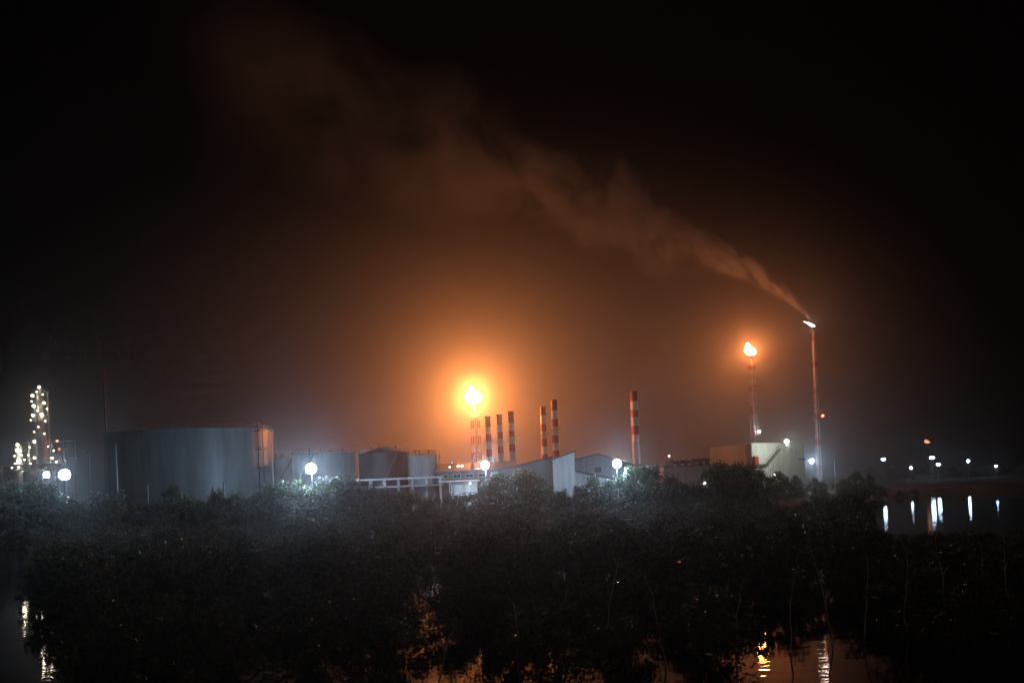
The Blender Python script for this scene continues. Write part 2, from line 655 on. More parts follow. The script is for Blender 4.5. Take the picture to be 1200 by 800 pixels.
f2 = flare_stack(880.5, 416, 345, 1.1, 0.8, 'lattice flare stack with an orange flame, behind the white building', ['white', 'white', 'red'], 18, 'pipe_white',
                 [(0.84, 2.2), (0.92, 1.8), (0.42, 1.9)], 0.35)
flame('flame', (0, 0, f2['H'] - 0.2), (1.6, 1.6, 3.6), M['flame_mid'], f2, 8, (-1.6, 0, 0.2), 3)
pl = at(886, 481, 345)
M['lamp_small'] = glow('lamp_small', (0.9, 0.95, 1.0), 60.0)
M['lamp_red'] = glow('lamp_red', (1.0, 0.12, 0.05), 14.0)


def bulb(name, loc, r, m, parent=None):
    s = MB().lathe([(r * 0.5, -r * 0.85), (r * 0.95, -r * 0.3), (r * 0.95, r * 0.3), (r * 0.5, r * 0.85)], 12)
    o = s.build(name, m, parent)
    o.location = loc
    return o


bulb('lamp', (0.6, -1.9, f2['H'] * 0.42 + 1.2), 0.45, M['lamp_small'], f2)

f3 = flare_stack(953, 383, 345, 0.62, 0.4, 'tallest flare stack, slim and pale, with a thin white windblown flame', ['white', 'white', 'white', 'red'], 24, 'pipe_white',
                 [(0.96, 1.3), (0.55, 1.6), (0.44, 1.7), (0.2, 1.6)], 0.38)
flame('flame', (0.3, 0, f3['H'] - 0.1), (0.85, 0.8, 1.6), M['flame_pale'], f3, 12, (-3.4, 1.2, 0.9))
bulb('warning_light', (1.3, -1.5, f3['H'] * 0.44 + 0.9), 0.45, M['lamp_red'], f3)

f4 = flare_stack(1087, 519, 640, 0.9, 0.7, 'far small flare stack with a dim orange flame above the lights', ['dark_steel'], 8, 'dark_steel', [(0.9, 1.4)])
flame('flame', (0, 0, f4['H'] - 0.2), (1.9, 1.5, 2.4), M['flame_far'], f4, 21, (-1.5, 0, 0), 2)


# ------------------------------------------------------------------ masts
def mast(name, px, py_top, d, w, mats, panels, label, cat):
    p = at(px, py_top, d)
    t = thing(name, label, cat, (p.x, d, PAD))
    H = p.z - PAD
    for k in range(panels):
        z0, z1 = H * 0.93 * k / panels, H * 0.93 * (k + 1) / panels
        s = MB()
        q = [(w * math.cos(a), w * math.sin(a)) for a in (0.5, 2.6, 4.7)]
        for i in range(3):
            a, b = q[i], q[(i + 1) % 3]
            s.tube((*a, z0), (*a, z1), 0.07, 0.07, 5)
            s.tube((*a, z1), (*b, z1), 0.04, 0.04, 4)
            s.tube((*a, z0), (*b, z1), 0.035, 0.035, 4)
        s.build('lattice_section', mats[k % len(mats)], t)
    MB().tube((0, 0, H * 0.92), (0, 0, H), 0.05, 0.02, 6).build('antenna_rod', 'steel', t)
    return t


mast('radio_mast', 121.5, 424, 255, 0.55, ['dark_steel', 'dark_steel', 'red'], 15, 'thin tall lattice radio mast left of the very large tank', 'mast')
mast('radio_mast', 387, 511, 262, 0.4, ['red', 'white'], 8, 'short red and white mast rising behind the pale tanks', 'mast')


# ------------------------------------------------------------------ lamp posts
def lamp_post(name, px, py, d, grid, r, m, label, group=None, hood=False):
    nx, nz = grid
    p = at(px, py, d)
    gz = PAD if d > shore(p.x) + 9 else ground_z(p.x, d)
    t = thing(name, label, 'floodlight' if name != 'street_lamp' else 'street lamp', (p.x, d, gz), 0, group)
    H = p.z - gz
    s = MB().tube((0, 0.35, 0), (0, 0.35, H), 0.16, 0.09, 10)
    s.box(0, 0.35, 0.15, 0.6, 0.6, 0.3)
    s.smooth = True
    s.build('pole', 'galv', t)
    if nx * nz == 1:
        spots = [(0, 0)]
    elif nx * nz == 2:
        spots = [(-0.8 * r, 0), (0.8 * r, 0)]
    else:
        n, R0 = 9, r * 1.5
        wx = 1.2 if nx == 3 else 1.0
        r = R0 * math.sin(math.pi / n) * 1.2
        spots = [(R0 * math.cos(2 * math.pi * k / n) * wx, R0 * math.sin(2 * math.pi * k / n)) for k in range(n)]
        spots += [(R0 * 0.42 * math.cos(2 * math.pi * k / 4 + 0.6) * wx, R0 * 0.42 * math.sin(2 * math.pi * k / 4 + 0.6)) for k in range(4)]
        fr_ = MB().ring(R0, 0, 0.05, 16)
        fr_.v = [(x, 0.42 + z, H + y) for x, y, z in fr_.v]
        fr_.build('lamp_ring', 'galv', t)
    for x, dz in spots:
        z = H + dz
        h = MB().box(x, r * 0.6, z + r * 0.55, r * 0.9, 0.22, r * 0.9)
        for q in range(5):
            h.box(x + (q - 2) * r * 0.18, r * 0.6 + 0.16, z + r * 0.55, 0.03, 0.1, r * 0.8)
        if hood:
            h.box(x, 0.10, z, r * 2.4, 0.16, r * 2.4)
            for s_ in (-1, 1):
                h.box(x + s_ * r * 1.15, -0.12, z, 0.06, 0.3, r * 2.2)
            h.box(x, -0.2, z + r * 1.15, r * 2.3, 0.5, 0.06)
        hd = h.build('lamp_head', 'dark_steel', t)
        b = bulb('lens', (x, -0.10, z), r, m, hd)
        b.rotation_euler = (0.3, 0, 0)
        if hood:
            b.scale = (1, 0.2, 1)
    return t


COOL = (0.52, 0.74, 1.0)
M['flood_a'] = glow('flood_a', COOL, 560.0)
M['flood_b'] = glow('flood_b', COOL, 700.0)
M['flood_c'] = glow('flood_c', COOL, 800.0)
M['street_a'] = glow('street_a', COOL, 48.0)
M['street_b'] = glow('street_b', COOL, 90.0)
lamp_post('floodlight_mast', 76, 556, 206, (3, 2), 0.52, M['flood_a'], 'brightest floodlight mast, wide white glare left of the very large tank', hood=True)
lamp_post('floodlight_mast', 55, 556, 208, (1, 1), 0.6, M['flood_a'], 'smaller white floodlight mast just left of the brightest glare', hood=True)
lamp_post('floodlight_mast', 364.5, 549, 199, (5, 1), 0.50, M['flood_c'], 'white floodlight mast beside the very large tank, in front of pale tanks')
lamp_post('floodlight_mast', 568.5, 545, 197, (5, 1), 0.38, M['flood_b'], 'white floodlight mast below the largest flare')
lamp_post('floodlight_mast', 723, 543, 197, (5, 1), 0.40, M['flood_b'], 'white floodlight mast left of the lone thick chimney')
lamp_post('street_lamp', 951, 540, 330, (1, 1), 0.6, M['flood_a'], 'white lamp post at the foot of the tallest flare stack')
GR = 'row of far street lamps across the water'
lamp_post('street_lamp', 1035, 538, 540, (2, 1), 0.6, M['street_a'], 'leftmost white street lamp of the far row, above open water', GR)
lamp_post('street_lamp', 1067.5, 548, 540, (1, 1), 0.7, M['street_a'], 'small low street lamp second from left in the far row', GR)
lamp_post('street_lamp', 1092, 536, 540, (2, 1), 0.72, M['street_a'], 'brightest far street lamp, under the dim distant flame', GR)
lamp_post('street_lamp', 1099.5, 544, 500, (2, 1), 0.55, M['street_a'], 'far street lamp just below and right of the brightest one', GR)
lamp_post('street_lamp', 1134.5, 540, 540, (1, 1), 0.75, M['street_a'], 'white street lamp standing alone near the right end of the far row', GR)
lamp_post('street_lamp', 1167, 546, 600, (1, 1), 0.6, M['street_b'], 'faintest far street lamp at the right edge', GR)


def bare_post(px, py, d, r, label):
    p = at(px, py, d)
    t = thing('steel_pole', label, 'pole', (p.x, d, PAD), 0, 'bare steel poles')
    H = p.z - PAD
    s = MB().tube((0, 0, 0), (0, 0, H), r * 1.3, r * 0.7, 14)
    s.smooth = True
    s.build('pole', 'galv', t)
    MB().box(0, -0.3, H, 0.3, 0.9, 0.18).build('lamp_head', 'dark_steel', t)
    MB().box(0, 0, 0.15, 0.7, 0.7, 0.3).build('base', 'concrete', t)


bare_post(104, 530, 221, 0.16, 'bare steel pole between the brightest floodlight and the radio mast')
bare_post(135.5, 520, 214, 0.17, 'bare steel pole at the left edge of the very large tank')
bare_post(978, 540, 326, 0.13, 'unlit post right of the tallest flare stack')

# ------------------------------------------------------------------ process unit at the far left
DP = 330
WARM = (1.0, 0.86, 0.62)
M['plant_lamp'] = glow('plant_lamp', WARM, 26.0)
pc = at(46.5, 455, DP)
col = thing('distillation_column', 'tall distillation column ringed with lit platforms at the far left', 'column', (pc.x, DP, PAD))
H = pc.z - PAD
s = MB().lathe([(1.9, 0), (1.9, H * 0.55), (1.5, H * 0.62), (1.5, H - 1.5), (1.3, H - 0.7), (0.8, H - 0.2), (0.2, H)], 24)
s.smooth = True
s.build('vessel', 'steel', col)
for k, fz in enumerate((0.36, 0.5, 0.62, 0.76, 0.80, 0.88, 0.96)):
    z = H * fz
    pf = MB().lathe([(1.4, z - 0.1), (2.9, z - 0.1), (2.9, z), (1.4, z)], 16)
    railing(pf, 2.85, z, 1.1, 12, 0.04)
    pf.build('platform', 'steel', col)
rp = MB()
for a, r_, z1 in ((0.2, 0.28, H * 0.97), (2.9, 0.22, H * 0.9), (4.4, 0.2, H * 0.8)):
    x, y = 2.25 * math.cos(a), 2.25 * math.sin(a)
    rp.tube((x, y, 0), (x, y, z1), r_, r_, 8)
    rp.tube((x, y, z1), (0, 0, z1 + 0.3), r_, r_, 8)
rp.build('overhead_pipe', 'galv', col)
lm = MB()
for s_ in (-0.3, 0.3):
    lm.tube((s_, -2.95, 0), (s_, -2.95, H * 0.97), 0.05, 0.05, 4)
z = 0.5
while z < H * 0.97:
    lm.tube((-0.3, -2.95, z), (0.3, -2.95, z), 0.03, 0.03, 4)
    z += 0.8
lm.build('ladder', 'steel', col)
for (x, y, r_) in ((46, 453.5, 0.5), (38, 463.5, 0.5), (51.5, 472, 0.5), (39.5, 475.5, 0.55), (38.5, 486.5, 0.5), (49, 486, 0.6), (43, 459, 0.22), (50, 462, 0.2), (37, 470, 0.2), (55, 479, 0.22), (44, 481, 0.25), (36, 492, 0.18), (53, 493, 0.22), (45, 500, 0.2), (40, 506, 0.18), (52, 508, 0.2)):
    p = at(x, y, DP - 3.1)
    bulb('lamp', p - Vector((pc.x, DP, PAD)), r_ * 0.85, M['plant_lamp'], col)

# steel structure at its foot
fr = thing('steel_structure', 'lit steel process structure with floors and pipes around the column foot', 'structure', (at(52, 540, DP).x, DP + 6, PAD))
Hs = at(52, 516, DP).z - PAD
Wd, Dd = 11.5, 9.0
for ix in range(4):
    for iy in range(2):
        x, y = -Wd / 2 + Wd * ix / 3, -Dd / 2 + Dd * iy
        MB().box(x, y, Hs / 2, 0.35, 0.35, Hs).build('column', 'steel', fr)
for k in range(5):
    z = Hs * (k + 1) / 5
    MB().box(0, 0, z - 0.2, Wd + 0.8, Dd + 0.8, 0.25).build('floor', 'steel', fr)
    rl = MB()
    for ix in range(9):
        rl.box(-Wd / 2 - 0.3 + (Wd + 0.6) * ix / 8, -Dd / 2 - 0.35, z + 0.5, 0.06, 0.06, 1.1)
    rl.box(0, -Dd / 2 - 0.35, z + 1.05, Wd + 0.7, 0.07, 0.07)
    rl.build('railing', 'galv', fr)
for k, (x, z, r_, L) in enumerate(((-3.5, 0.30, 0.9, 5), (2.0, 0.48, 1.1, 5), (-1.0, 0.68, 0.8, 4), (3.6, 0.70, 0.6, 3))):
    v = MB()
    v.tube((x - L / 2, -1.5, Hs * z + 1.3), (x + L / 2, -1.5, Hs * z + 1.3), r_, r_, 14)
    v.smooth = True
    v.build('vessel', 'galv', fr)
for k in range(6):
    x = -5 + k * 2.05
    pp = MB().tube((x, -Dd / 2 - 0.9, 0), (x, -Dd / 2 - 0.9, Hs * (0.5 + 0.08 * k)), 0.16, 0.16, 8)
    pp.tube((x, -Dd / 2 - 0.9, Hs * (0.5 + 0.08 * k)), (x, 0, Hs * (0.5 + 0.08 * k)), 0.16, 0.16, 8)
    pp.build('pipe', 'galv', fr)
for (x, y, r_) in ((41, 517, 0.55), (51, 516.5, 0.55), (40.5, 536, 0.35), (47.5, 535.5, 0.5), (61, 536.5, 0.3), (45, 546, 0.2), (35, 524, 0.2), (57, 523, 0.24), (63, 528, 0.2), (36, 543, 0.22), (54, 544, 0.2), (66, 541, 0.22), (33, 533, 0.18)):
    p = at(x, y, DP + 1.0)
    bulb('lamp', p - Vector(fr.location), r_, M['plant_lamp'], fr)
for (x, y, r_) in ((67, 516.5, 0.32), (69.5, 526, 0.22)):
    p = at(x, y, DP + 1.0)
    bulb('warning_light', p - Vector(fr.location), r_, M['lamp_red'], fr)

# smaller vessel tower at the left
pv = at(21.5, 520, DP)
vt = thing('vessel_tower', 'short lit vessel tower left of the tall distillation column', 'vessel', (pv.x, DP, PAD))
H = pv.z - PAD
s = MB().lathe([(1.1, 0), (1.1, H - 1.2), (0.8, H - 0.4), (0.2, H)], 18)
s.smooth = True
s.build('vessel', 'galv', vt)
for fz in (0.3, 0.5, 0.72, 0.92):
    z = H * fz
    pf = MB().lathe([(1.0, z - 0.1), (2.3, z - 0.1), (2.3, z), (1.0, z)], 14)
    railing(pf, 2.25, z, 1.1, 10, 0.04)
    pf.build('platform', 'steel', vt)
for (x, y, r_) in ((20.5, 521, 0.42), (20, 527.5, 0.5), (23, 528.5, 0.4), (22, 540, 0.62), (22, 547, 0.25), (28.5, 538.5, 0.22), (17, 534, 0.2), (25, 533, 0.22), (18, 543, 0.2), (14, 548, 0.2), (27, 552, 0.22)):
    p = at(x, y, DP - 2.5)
    bulb('lamp', p - Vector(vt.location), r_, M['plant_lamp'], vt)

# pipe racks
def pipe_rack(px0, px1, py, d, n_posts, pipes, label, post_m='galv', tiers=2):
    a, b = at(px0, py, d), at(px1, py, d)
    Hh = at((px0 + px1) / 2, py, d).z - PAD
    L = b.x - a.x
    t = thing('pipe_rack', label, 'pipe rack', ((a.x + b.x) / 2, d, PAD))
    for k in range(n_posts):
        x = -L / 2 + L * k / (n_posts - 1)
        for y in (-1.2, 1.2):
            MB().box(x, y, Hh / 2, 0.28, 0.28, Hh).build('post', post_m, t)
        for q in range(tiers):
            MB().box(x, 0, Hh - 0.12 - q * 1.6, 0.2, 3.0, 0.22).build('beam', post_m, t)
    for (y, dz, r_, m_) in pipes:
        p = MB().tube((-L / 2 - 0.6, y, Hh + dz), (L / 2 + 0.6, y, Hh + dz), r_, r_, 10)
        p.smooth = True
        p.build('pipe', m_, t)
    return t


pipe_rack(-30, 74, 546, 318, 8, [(-1.0, 0.25, 0.25, 'galv'), (-0.3, 0.2, 0.2, 'pipe_white'), (0.5, 0.3, 0.3, 'steel'), (-0.6, -1.4, 0.25, 'pipe_white')],
          'long pipe rack at the foot of the lit process structure')
pipe_rack(418, 516, 562, 212, 7, [(-1.05, 0.22, 0.2, 'pipe_white'), (-0.45, 0.18, 0.16, 'galv'), (0.2, 0.24, 0.22, 'pipe_white'), (0.85, 0.18, 0.16, 'galv'), (-0.8, -1.42, 0.18, 'pipe_white'), (0.3, -1.42, 0.2, 'galv')],
          'pale pipe rack in front of the dark tank', 'pipe_white')


# ------------------------------------------------------------------ buildings
def slab(poly_top, th, y0, y1):
    """Roof sheet that follows a polyline (x, z) with thickness th."""
    poly = list(poly_top) + [(x, z - th) for x, z in reversed(poly_top)]
    return MB().prism([poly[i] for i in range(len(poly))][::-1], y0, y1)


def loc_x(px, py, d, t):
    p = at(px, py, d)
    return p.x - t.location.x, p.z - PAD


def window(x, z, wdt, h, y, parent, mullions=1):
    f = MB()
    f.box(x, y - 0.05, z + h / 2, wdt, 0.1, 0.08)
    f.box(x, y - 0.05, z - h / 2, wdt, 0.1, 0.08)
    for s_ in (-1, 1):
        f.box(x + s_ * wdt / 2, y - 0.05, z, 0.08, 0.1, h + 0.08)
    for k in range(mullions):
        f.box(x - wdt / 2 + wdt * (k + 1) / (mullions + 1), y - 0.045, z, 0.05, 0.07, h - 0.08)
    fo = f.build('window', 'pipe_white', parent)
    MB().box(x, y - 0.015, z, wdt - 0.06, 0.02, h - 0.06).build('pane', 'glass', fo)


def door(x, h, wdt, y, parent, m='wall_mid'):
    d_ = MB().box(x, y - 0.04, h / 2, wdt, 0.08, h).build('door', m, parent)
    MB().box(x + wdt * 0.38, y - 0.11, h * 0.48, 0.12, 0.06, 0.06).build('handle', 'steel', d_)


# grey shed whose roof climbs to the right, ending in a white bay
sh = thing('sloping_shed', 'dark shed with roof climbing to a tall white end bay', 'shed', (ground_x(630, 222), 222, PAD))
x0, z0 = loc_x(586, 551, 222, sh)
x1, z1 = loc_x(648, 536, 222, sh)
MB().prism([(x0, -0.5), (x1, -0.5), (x1, z1), (x0, z0)], 0, 24).build('wall', 'wall_grey', sh)
slab([(x0 - 0.8, z0 + 0.15), (x1, z1 + 0.35)], 0.3, -0.7, 24.5).build('roof', 'roof_dark', sh)
xa, za = loc_x(648, 538.5, 219, sh)
xb, zb = loc_x(672.5, 529, 219, sh)
MB().prism([(xa, -0.5), (xb, -0.5), (xb, zb), (xa, za)], -3, 24.8).build('end_bay', 'wall_white', sh)
slab([(xa - 0.2, za + 0.2), (xb + 0.5, zb + 0.35)], 0.3, -3.6, 25.2).build('bay_roof', 'roof_dark', sh)
for k in range(5):
    x = xa + (xb - xa) * k / 4
    MB().box(x, -3.04, (za + (zb - za) * k / 4) / 2 - 0.1, 0.14, 0.08, za + (zb - za) * k / 4 - 0.3).build('pilaster', 'wall_white', sh)
MB().box((xa + xb) / 2, -3.2, 1.1, xb - xa + 0.3, 0.5, 0.3).build('ledge', 'wall_white', sh)
door(xa - 3.0, 3.2, 3.0, 0, sh)
for k in range(3):
    window(x0 + 2.2 + k * 2.6, 4.6, 1.6, 0.9, 0, sh)

# gabled hall and lean-to right of it
gh = thing('gabled_hall', 'grey gabled hall with white lean-to behind the floodlight left of the lone chimney', 'hall', (ground_x(705, 230), 230, PAD))
x0, z0 = loc_x(664, 541, 230, gh)
xm, zm = loc_x(700, 532.5, 230, gh)
x1, z1 = loc_x(742, 545, 230, gh)
MB().prism([(x0, -0.5), (x1, -0.5), (x1, z1), (xm, zm), (x0, z0)], 0, 26).build('wall', 'wall_mid', gh)
slab([(x0 - 0.5, z0 + 0.05), (xm, zm + 0.3), (x1 + 0.5, z1 + 0.05)], 0.28, -0.6, 26.5).build('roof', 'roof_dark', gh)
MB().box(xm, -0.1, zm * 0.72, 1.6, 0.2, 1.2).build('vent_louvre', 'dark_steel', gh)
xa, za = loc_x(666, 551, 224, gh)
xb, zb = loc_x(736, 566, 224, gh)
MB().prism([(xa, -0.5), (xb, -0.5), (xb, zb), (xa, za)], -6, -0.02).build('lean_to', 'wall_white', gh)
slab([(xa - 0.3, za + 0.45), (xb + 0.6, zb + 0.35)], 0.35, -6.7, -0.05).build('lean_to_roof', 'roof_dark', gh)
for k in range(3):
    window(xa + 2.6 + k * 2.5, 3.0, 1.3, 1.0, -6, gh)

# long low warehouse under the large flare
lw = thing('low_warehouse', 'long low dark warehouse under the largest flare', 'warehouse', (ground_x(552, 224), 224, PAD))
x0, z0 = loc_x(512, 552, 224, lw)
x1, z1 = loc_x(604, 549, 224, lw)
zz = (z0 + z1) / 2
MB().prism([(x0, -0.5), (x1, -0.5), (x1, zz), (x0, zz)], 0, 16).build('wall', 'wall_dark', lw)
slab([(x0 - 0.6, zz + 0.1), (x1 + 0.6, zz + 0.1)], 0.25, -0.9, 8).build('eave', 'wall_grey', lw)
rf = MB()
rf.v = [(x0 - 0.6, -0.85, zz + 0.12), (x1 + 0.6, -0.85, zz + 0.12), (x1 + 0.6, 8, zz + 1.9), (x0 - 0.6, 8, zz + 1.9), (x1 + 0.6, 16.9, zz + 0.12), (x0 - 0.6, 16.9, zz + 0.12)]
rf.f = [(0, 1, 2, 3), (3, 2, 4, 5), (0, 3, 5), (1, 4, 2)]
rf.build('roof', 'roof_dark', lw)
for k in range(6):
    window(x0 + 1.6 + k * 2.9, zz - 1.2, 1.7, 0.8, 0, lw)
for k in range(2):
    door(x0 + 4 + k * 8, 3.4, 3.2, 0, lw, 'wall_grey')
for k in range(3):
    v = MB().tube((x0 + 3 + k * 5, 8, zz + 1.7), (x0 + 3 + k * 5, 8, zz + 2.6), 0.3, 0.3, 10)
    v.lathe([(0.55, zz + 2.6), (0.55, zz + 2.7), (0.1, zz + 3.0)], 10, x0 + 3 + k * 5, 8)
    v.build('roof_vent', 'galv', lw)

# small white office in front of it
ow = thing('white_office', 'small white lit building with a porch below the low warehouse', 'building', (ground_x(536, 208), 208, PAD))
x0, z0 = loc_x(517, 565, 208, ow)
x1, z1 = loc_x(558, 563, 208, ow)
zz = (z0 + z1) / 2
MB().prism([(x0 + 2, -0.5), (x1, -0.5), (x1, zz), (x0 + 2, zz)], 0, 7).build('wall', 'wall_white', ow)
slab([(x0 - 0.5, zz + 0.25), (x1 + 0.5, zz + 0.25)], 0.25, -2.2, 7.5).build('roof', 'pipe_white', ow)
for k in range(5):
    MB().box(x0 + (x1 - x0) * k / 4, -1.9, zz / 2, 0.16, 0.16, zz).build('porch_post', 'pipe_white', ow)
window(x0 + 3.3, zz * 0.55, 1.4, 1.1, 0, ow)
window(x1 - 1.2, zz * 0.55, 1.2, 1.1, 0, ow)
door((x0 + x1) / 2 + 0.9, 2.2, 1.0, 0, ow, 'wall_grey')

# small blue grey cabin under the pipe rack
cb = thing('site_cabin', 'small blue grey cabin with windows below the pale pipe rack', 'cabin', (ground_x(443, 204), 204, PAD))
M['cabin'] = siding('cabin_blue', (0.32, 0.38, 0.44), 0.5, 6.0)
MB().box(0, 1.2, 1.3, 5.6, 2.4, 2.8).build('wall', 'cabin', cb)
MB().box(0, 1.2, 2.8, 6.0, 2.9, 0.16).build('roof', 'pipe_white', cb)
for k in (-1, 0.35):
    window(k * 1.6, 1.6, 1.2, 0.9, 0, cb)
door(2.1, 2.0, 0.85, 0, cb, 'wall_grey')

# white block at the right: a corner towards the camera
cn = at(880, 520, 292)
wb_ = thing('white_block', 'large pale flat-roofed building with corner towards the water and an outside stair', 'building', (cn.x, 292, PAD))
H = cn.z - PAD
lf = at(832, 528, 318) - cn
rt = at(942, 522, 305) - cn
A = Vector((0, 0))
L_ = Vector((lf.x, 26.0))
R_ = Vector((rt.x, 13.0))
B_ = L_ + R_


def quadwall(p, q, z0, z1, th=0.3):
    d_ = (q - p).normalized()
    n_ = Vector((d_.y, -d_.x)) * th
    m = MB()
    for z in (z0, z1):
        for w_ in (p, q, q + n_, p + n_):
            m.v.append((w_.x, w_.y, z))
    m.f = [(0, 3, 2, 1), (4, 5, 6, 7), (0, 1, 5, 4), (1, 2, 6, 5), (2, 3, 7, 6), (3, 0, 4, 7)]
    return m


Li = L_.normalized()
Ri = R_.normalized()
quadwall(L_, A + Li * 0.0, -0.5, H, -0.3).build('wall', 'wall_mid', wb_)  # unlit side of the block, its shade painted as grey siding
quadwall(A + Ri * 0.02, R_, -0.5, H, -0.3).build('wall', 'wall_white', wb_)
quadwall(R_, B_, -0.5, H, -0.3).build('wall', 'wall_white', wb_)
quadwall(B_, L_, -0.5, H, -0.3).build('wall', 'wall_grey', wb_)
rf = MB()
ins = (A + (Li + Ri) * 0.35, R_ + (Li - Ri) * 0.35, B_ - (Li + Ri) * 0.35, L_ + (Ri - Li) * 0.35)
for z in (H - 0.9, H - 0.6):
    for w_ in ins:
        rf.v.append((w_.x, w_.y, z))
rf.f = [(0, 3, 2, 1), (4, 5, 6, 7), (0, 1, 5, 4), (1, 2, 6, 5), (2, 3, 7, 6), (3, 0, 4, 7)]
rf.build('roof', 'roof_dark', wb_)
quadwall(A - Ri * 0.1, R_ + Ri * 0.1, H, H + 0.25, -0.45).build('parapet_cap', 'pipe_white', wb_)
quadwall(L_ + Li * 0.1, A, H, H + 0.22, -0.45).build('parapet_cap', 'wall_mid', wb_)  # cap in the same painted shade tone as the wall below
rn = Vector((Ri.y, -Ri.x))


def on_face(u, z, out):
    q = Ri * u + rn * out
    return Vector((q.x, q.y, z))


Lr = R_.length
st = MB()
u0, zs0, u1, zs1 = Lr * 0.25, H - 6.2, Lr * 0.5, H - 1.6
for o_ in (0.15, 1.15):
    st.tube(on_face(u0, zs0, o_), on_face(u1, zs1, o_), 0.16, 0.16, 5)
    st.tube(on_face(u0, zs0 + 1.0, o_), on_face(u1, zs1 + 1.0, o_), 0.05, 0.05, 4)
so = st.build('stair', 'dark_steel', wb_)
ang = math.atan2(Ri.y, Ri.x)
for k in range(18):
    f_ = (k + 0.5) / 18
    q = on_face(u0 + (u1 - u0) * f_, zs0 + (zs1 - zs0) * f_, 0.65)
    MB().box(q.x, q.y, q.z, 0.3, 1.0, 0.05, ang).build('tread', 'dark_steel', so)
q = on_face(u0 - 2.2, zs0, 0.7)
MB().box(q.x, q.y, q.z, 4.4, 1.3, 0.15, ang).build('landing', 'dark_steel', wb_)
q = on_face(1.2, zs0 + 1.3, 0.6)
MB().box(q.x, q.y, q.z, 1.5, 0.8, 2.4, ang).build('equipment_box', 'red', wb_)
q = on_face(2.6, zs0 - 1.4, 1.6)
MB().box(q.x, q.y, q.z, 5.0, 3.2, 0.2, ang).build('canopy', 'pipe_white', wb_)
q = on_face(Lr * 0.93, H - 5, 0.5)
MB().box(q.x, q.y, q.z, 2.2, 1.0, 0.4, ang).build('canopy', 'dark_steel', wb_)
for u in (0.6, 4.6):
    q = on_face(u, (zs0 - 1.5) / 2, 3.0)
    MB().box(q.x, q.y, q.z, 0.22, 0.22, zs0 - 1.5, ang).build('post', 'pipe_white', wb_)
for k in range(4):
    q = on_face(Lr * (0.12 + 0.2 * k), 1.9, 0.02)
    MB().box(q.x, q.y, q.z, 2.0, 0.06, 1.3, ang).build('window', 'glass', wb_)
# wall lamp of the white block
lampc = at(922, 517, 287)
lt = thing('wall_lamp', 'greenish white floodlight on the wall top of the pale block', 'floodlight', (lampc.x, 287, lampc.z - 1.2))
M['lamp_green'] = glow('lamp_green', (0.93, 1.0, 0.86), 430.0)
MB().box(0, 6.5, 0, 0.15, 12.5, 0.15).build('arm', 'galv', lt)
MB().tube((0, 0.62, 0), (0, 0.62, 1.75), 0.06, 0.06, 6).build('pole', 'galv', lt)
hd = MB().box(0, 0.2, 1.75, 1.0, 0.9, 0.12).build('lamp_head', 'dark_steel', lt)
bulb('lens', (0, 0, 1.2), 0.5, M['lamp_green'], hd)

# low flat building with plant on its roof, left of the white block
lb = thing('low_plant_building', 'low flat building with pipes on its roof left of the pale block', 'building', (ground_x(808, 300), 300, PAD))
x0, z0 = loc_x(778, 548, 300, lb)
x1, z1 = loc_x(836, 544, 300, lb)
zz = (z0 + z1) / 2
MB().prism([(x0, -0.5), (x1, -0.5), (x1, zz), (x0, zz)], 0, 14).build('wall', 'wall_mid', lb)
slab([(x0 - 0.4, zz + 0.3), (x1 + 0.2, zz + 0.3)], 0.3, -0.6, 14.4).build('roof', 'roof_dark', lb)
for k in range(4):
    p = MB().tube((x0 + 3, 2 + k * 1.4, zz + 1.0 + 0.5 * (k % 2)), (x1 - 0.5, 2 + k * 1.4, zz + 1.6 + 0.5 * (k % 2)), 0.28, 0.28, 10)
    p.build('roof_pipe', 'dark_steel', lb)
for k in range(6):
    MB().box(x0 + 3 + (x1 - x0 - 4) * k / 5, 4, zz + 1.3, 0.25, 6, 2.0).build('roof_frame', 'dark_steel', lb)
MB().box(x0 + 1.8, 2, zz + 1.2, 2.2, 2.2, 1.8).build('roof_unit', 'steel', lb)

wc = thing('white_container', 'white lit cabin below the low flat building with pipes', 'container', (ground_x(793, 262), 262, PAD))
MB().box(0, 1.4, 1.7, 6.2, 2.6, 2.9).build('body', 'wall_white', wc)
for k in range(2):
    MB().box(0, 0.2 + k * 2.4, 0.15, 6.2, 0.3, 0.35).build('skid', 'dark_steel', wc)
MB().box(0, 1.4, 3.2, 6.4, 2.8, 0.14).build('roof', 'pipe_white', wc)
door(1.6, 2.4, 0.95, 0.1, wc, 'wall_mid')
window(-1.2, 2.0, 1.3, 0.9, 0.1, wc)
wc2 = thing('control_kiosk', 'narrow white kiosk standing right of the white lit cabin', 'kiosk', (ground_x(815, 262), 262, PAD))
MB().box(0, 0.8, 1.7, 1.5, 1.5, 3.4).build('body', 'wall_white', wc2)
MB().box(0, 0.8, 3.46, 1.8, 1.8, 0.12).build('roof', 'pipe_white', wc2)
door(0.1, 2.1, 0.8, 0.05, wc2, 'wall_mid')

# low jetty house across the water on the right
jh = thing('waterside_shed', 'low dark shed with pale eave on the bank beneath the far lamps', 'shed', (ground_x(1088, 565), 565, PAD))
MB().prism([(-7.5, -0.4), (7.5, -0.4), (7.5, 2.4), (-7.5, 2.4)], 0, 6).build('wall', 'wall_dark', jh)
slab([(-8, 2.7), (8, 2.7)], 0.3, -0.8, 6.6).build('roof', 'wall_mid', jh)
for k in range(4):
    window(-5 + k * 3.3, 1.4, 1.2, 0.9, 0, jh)


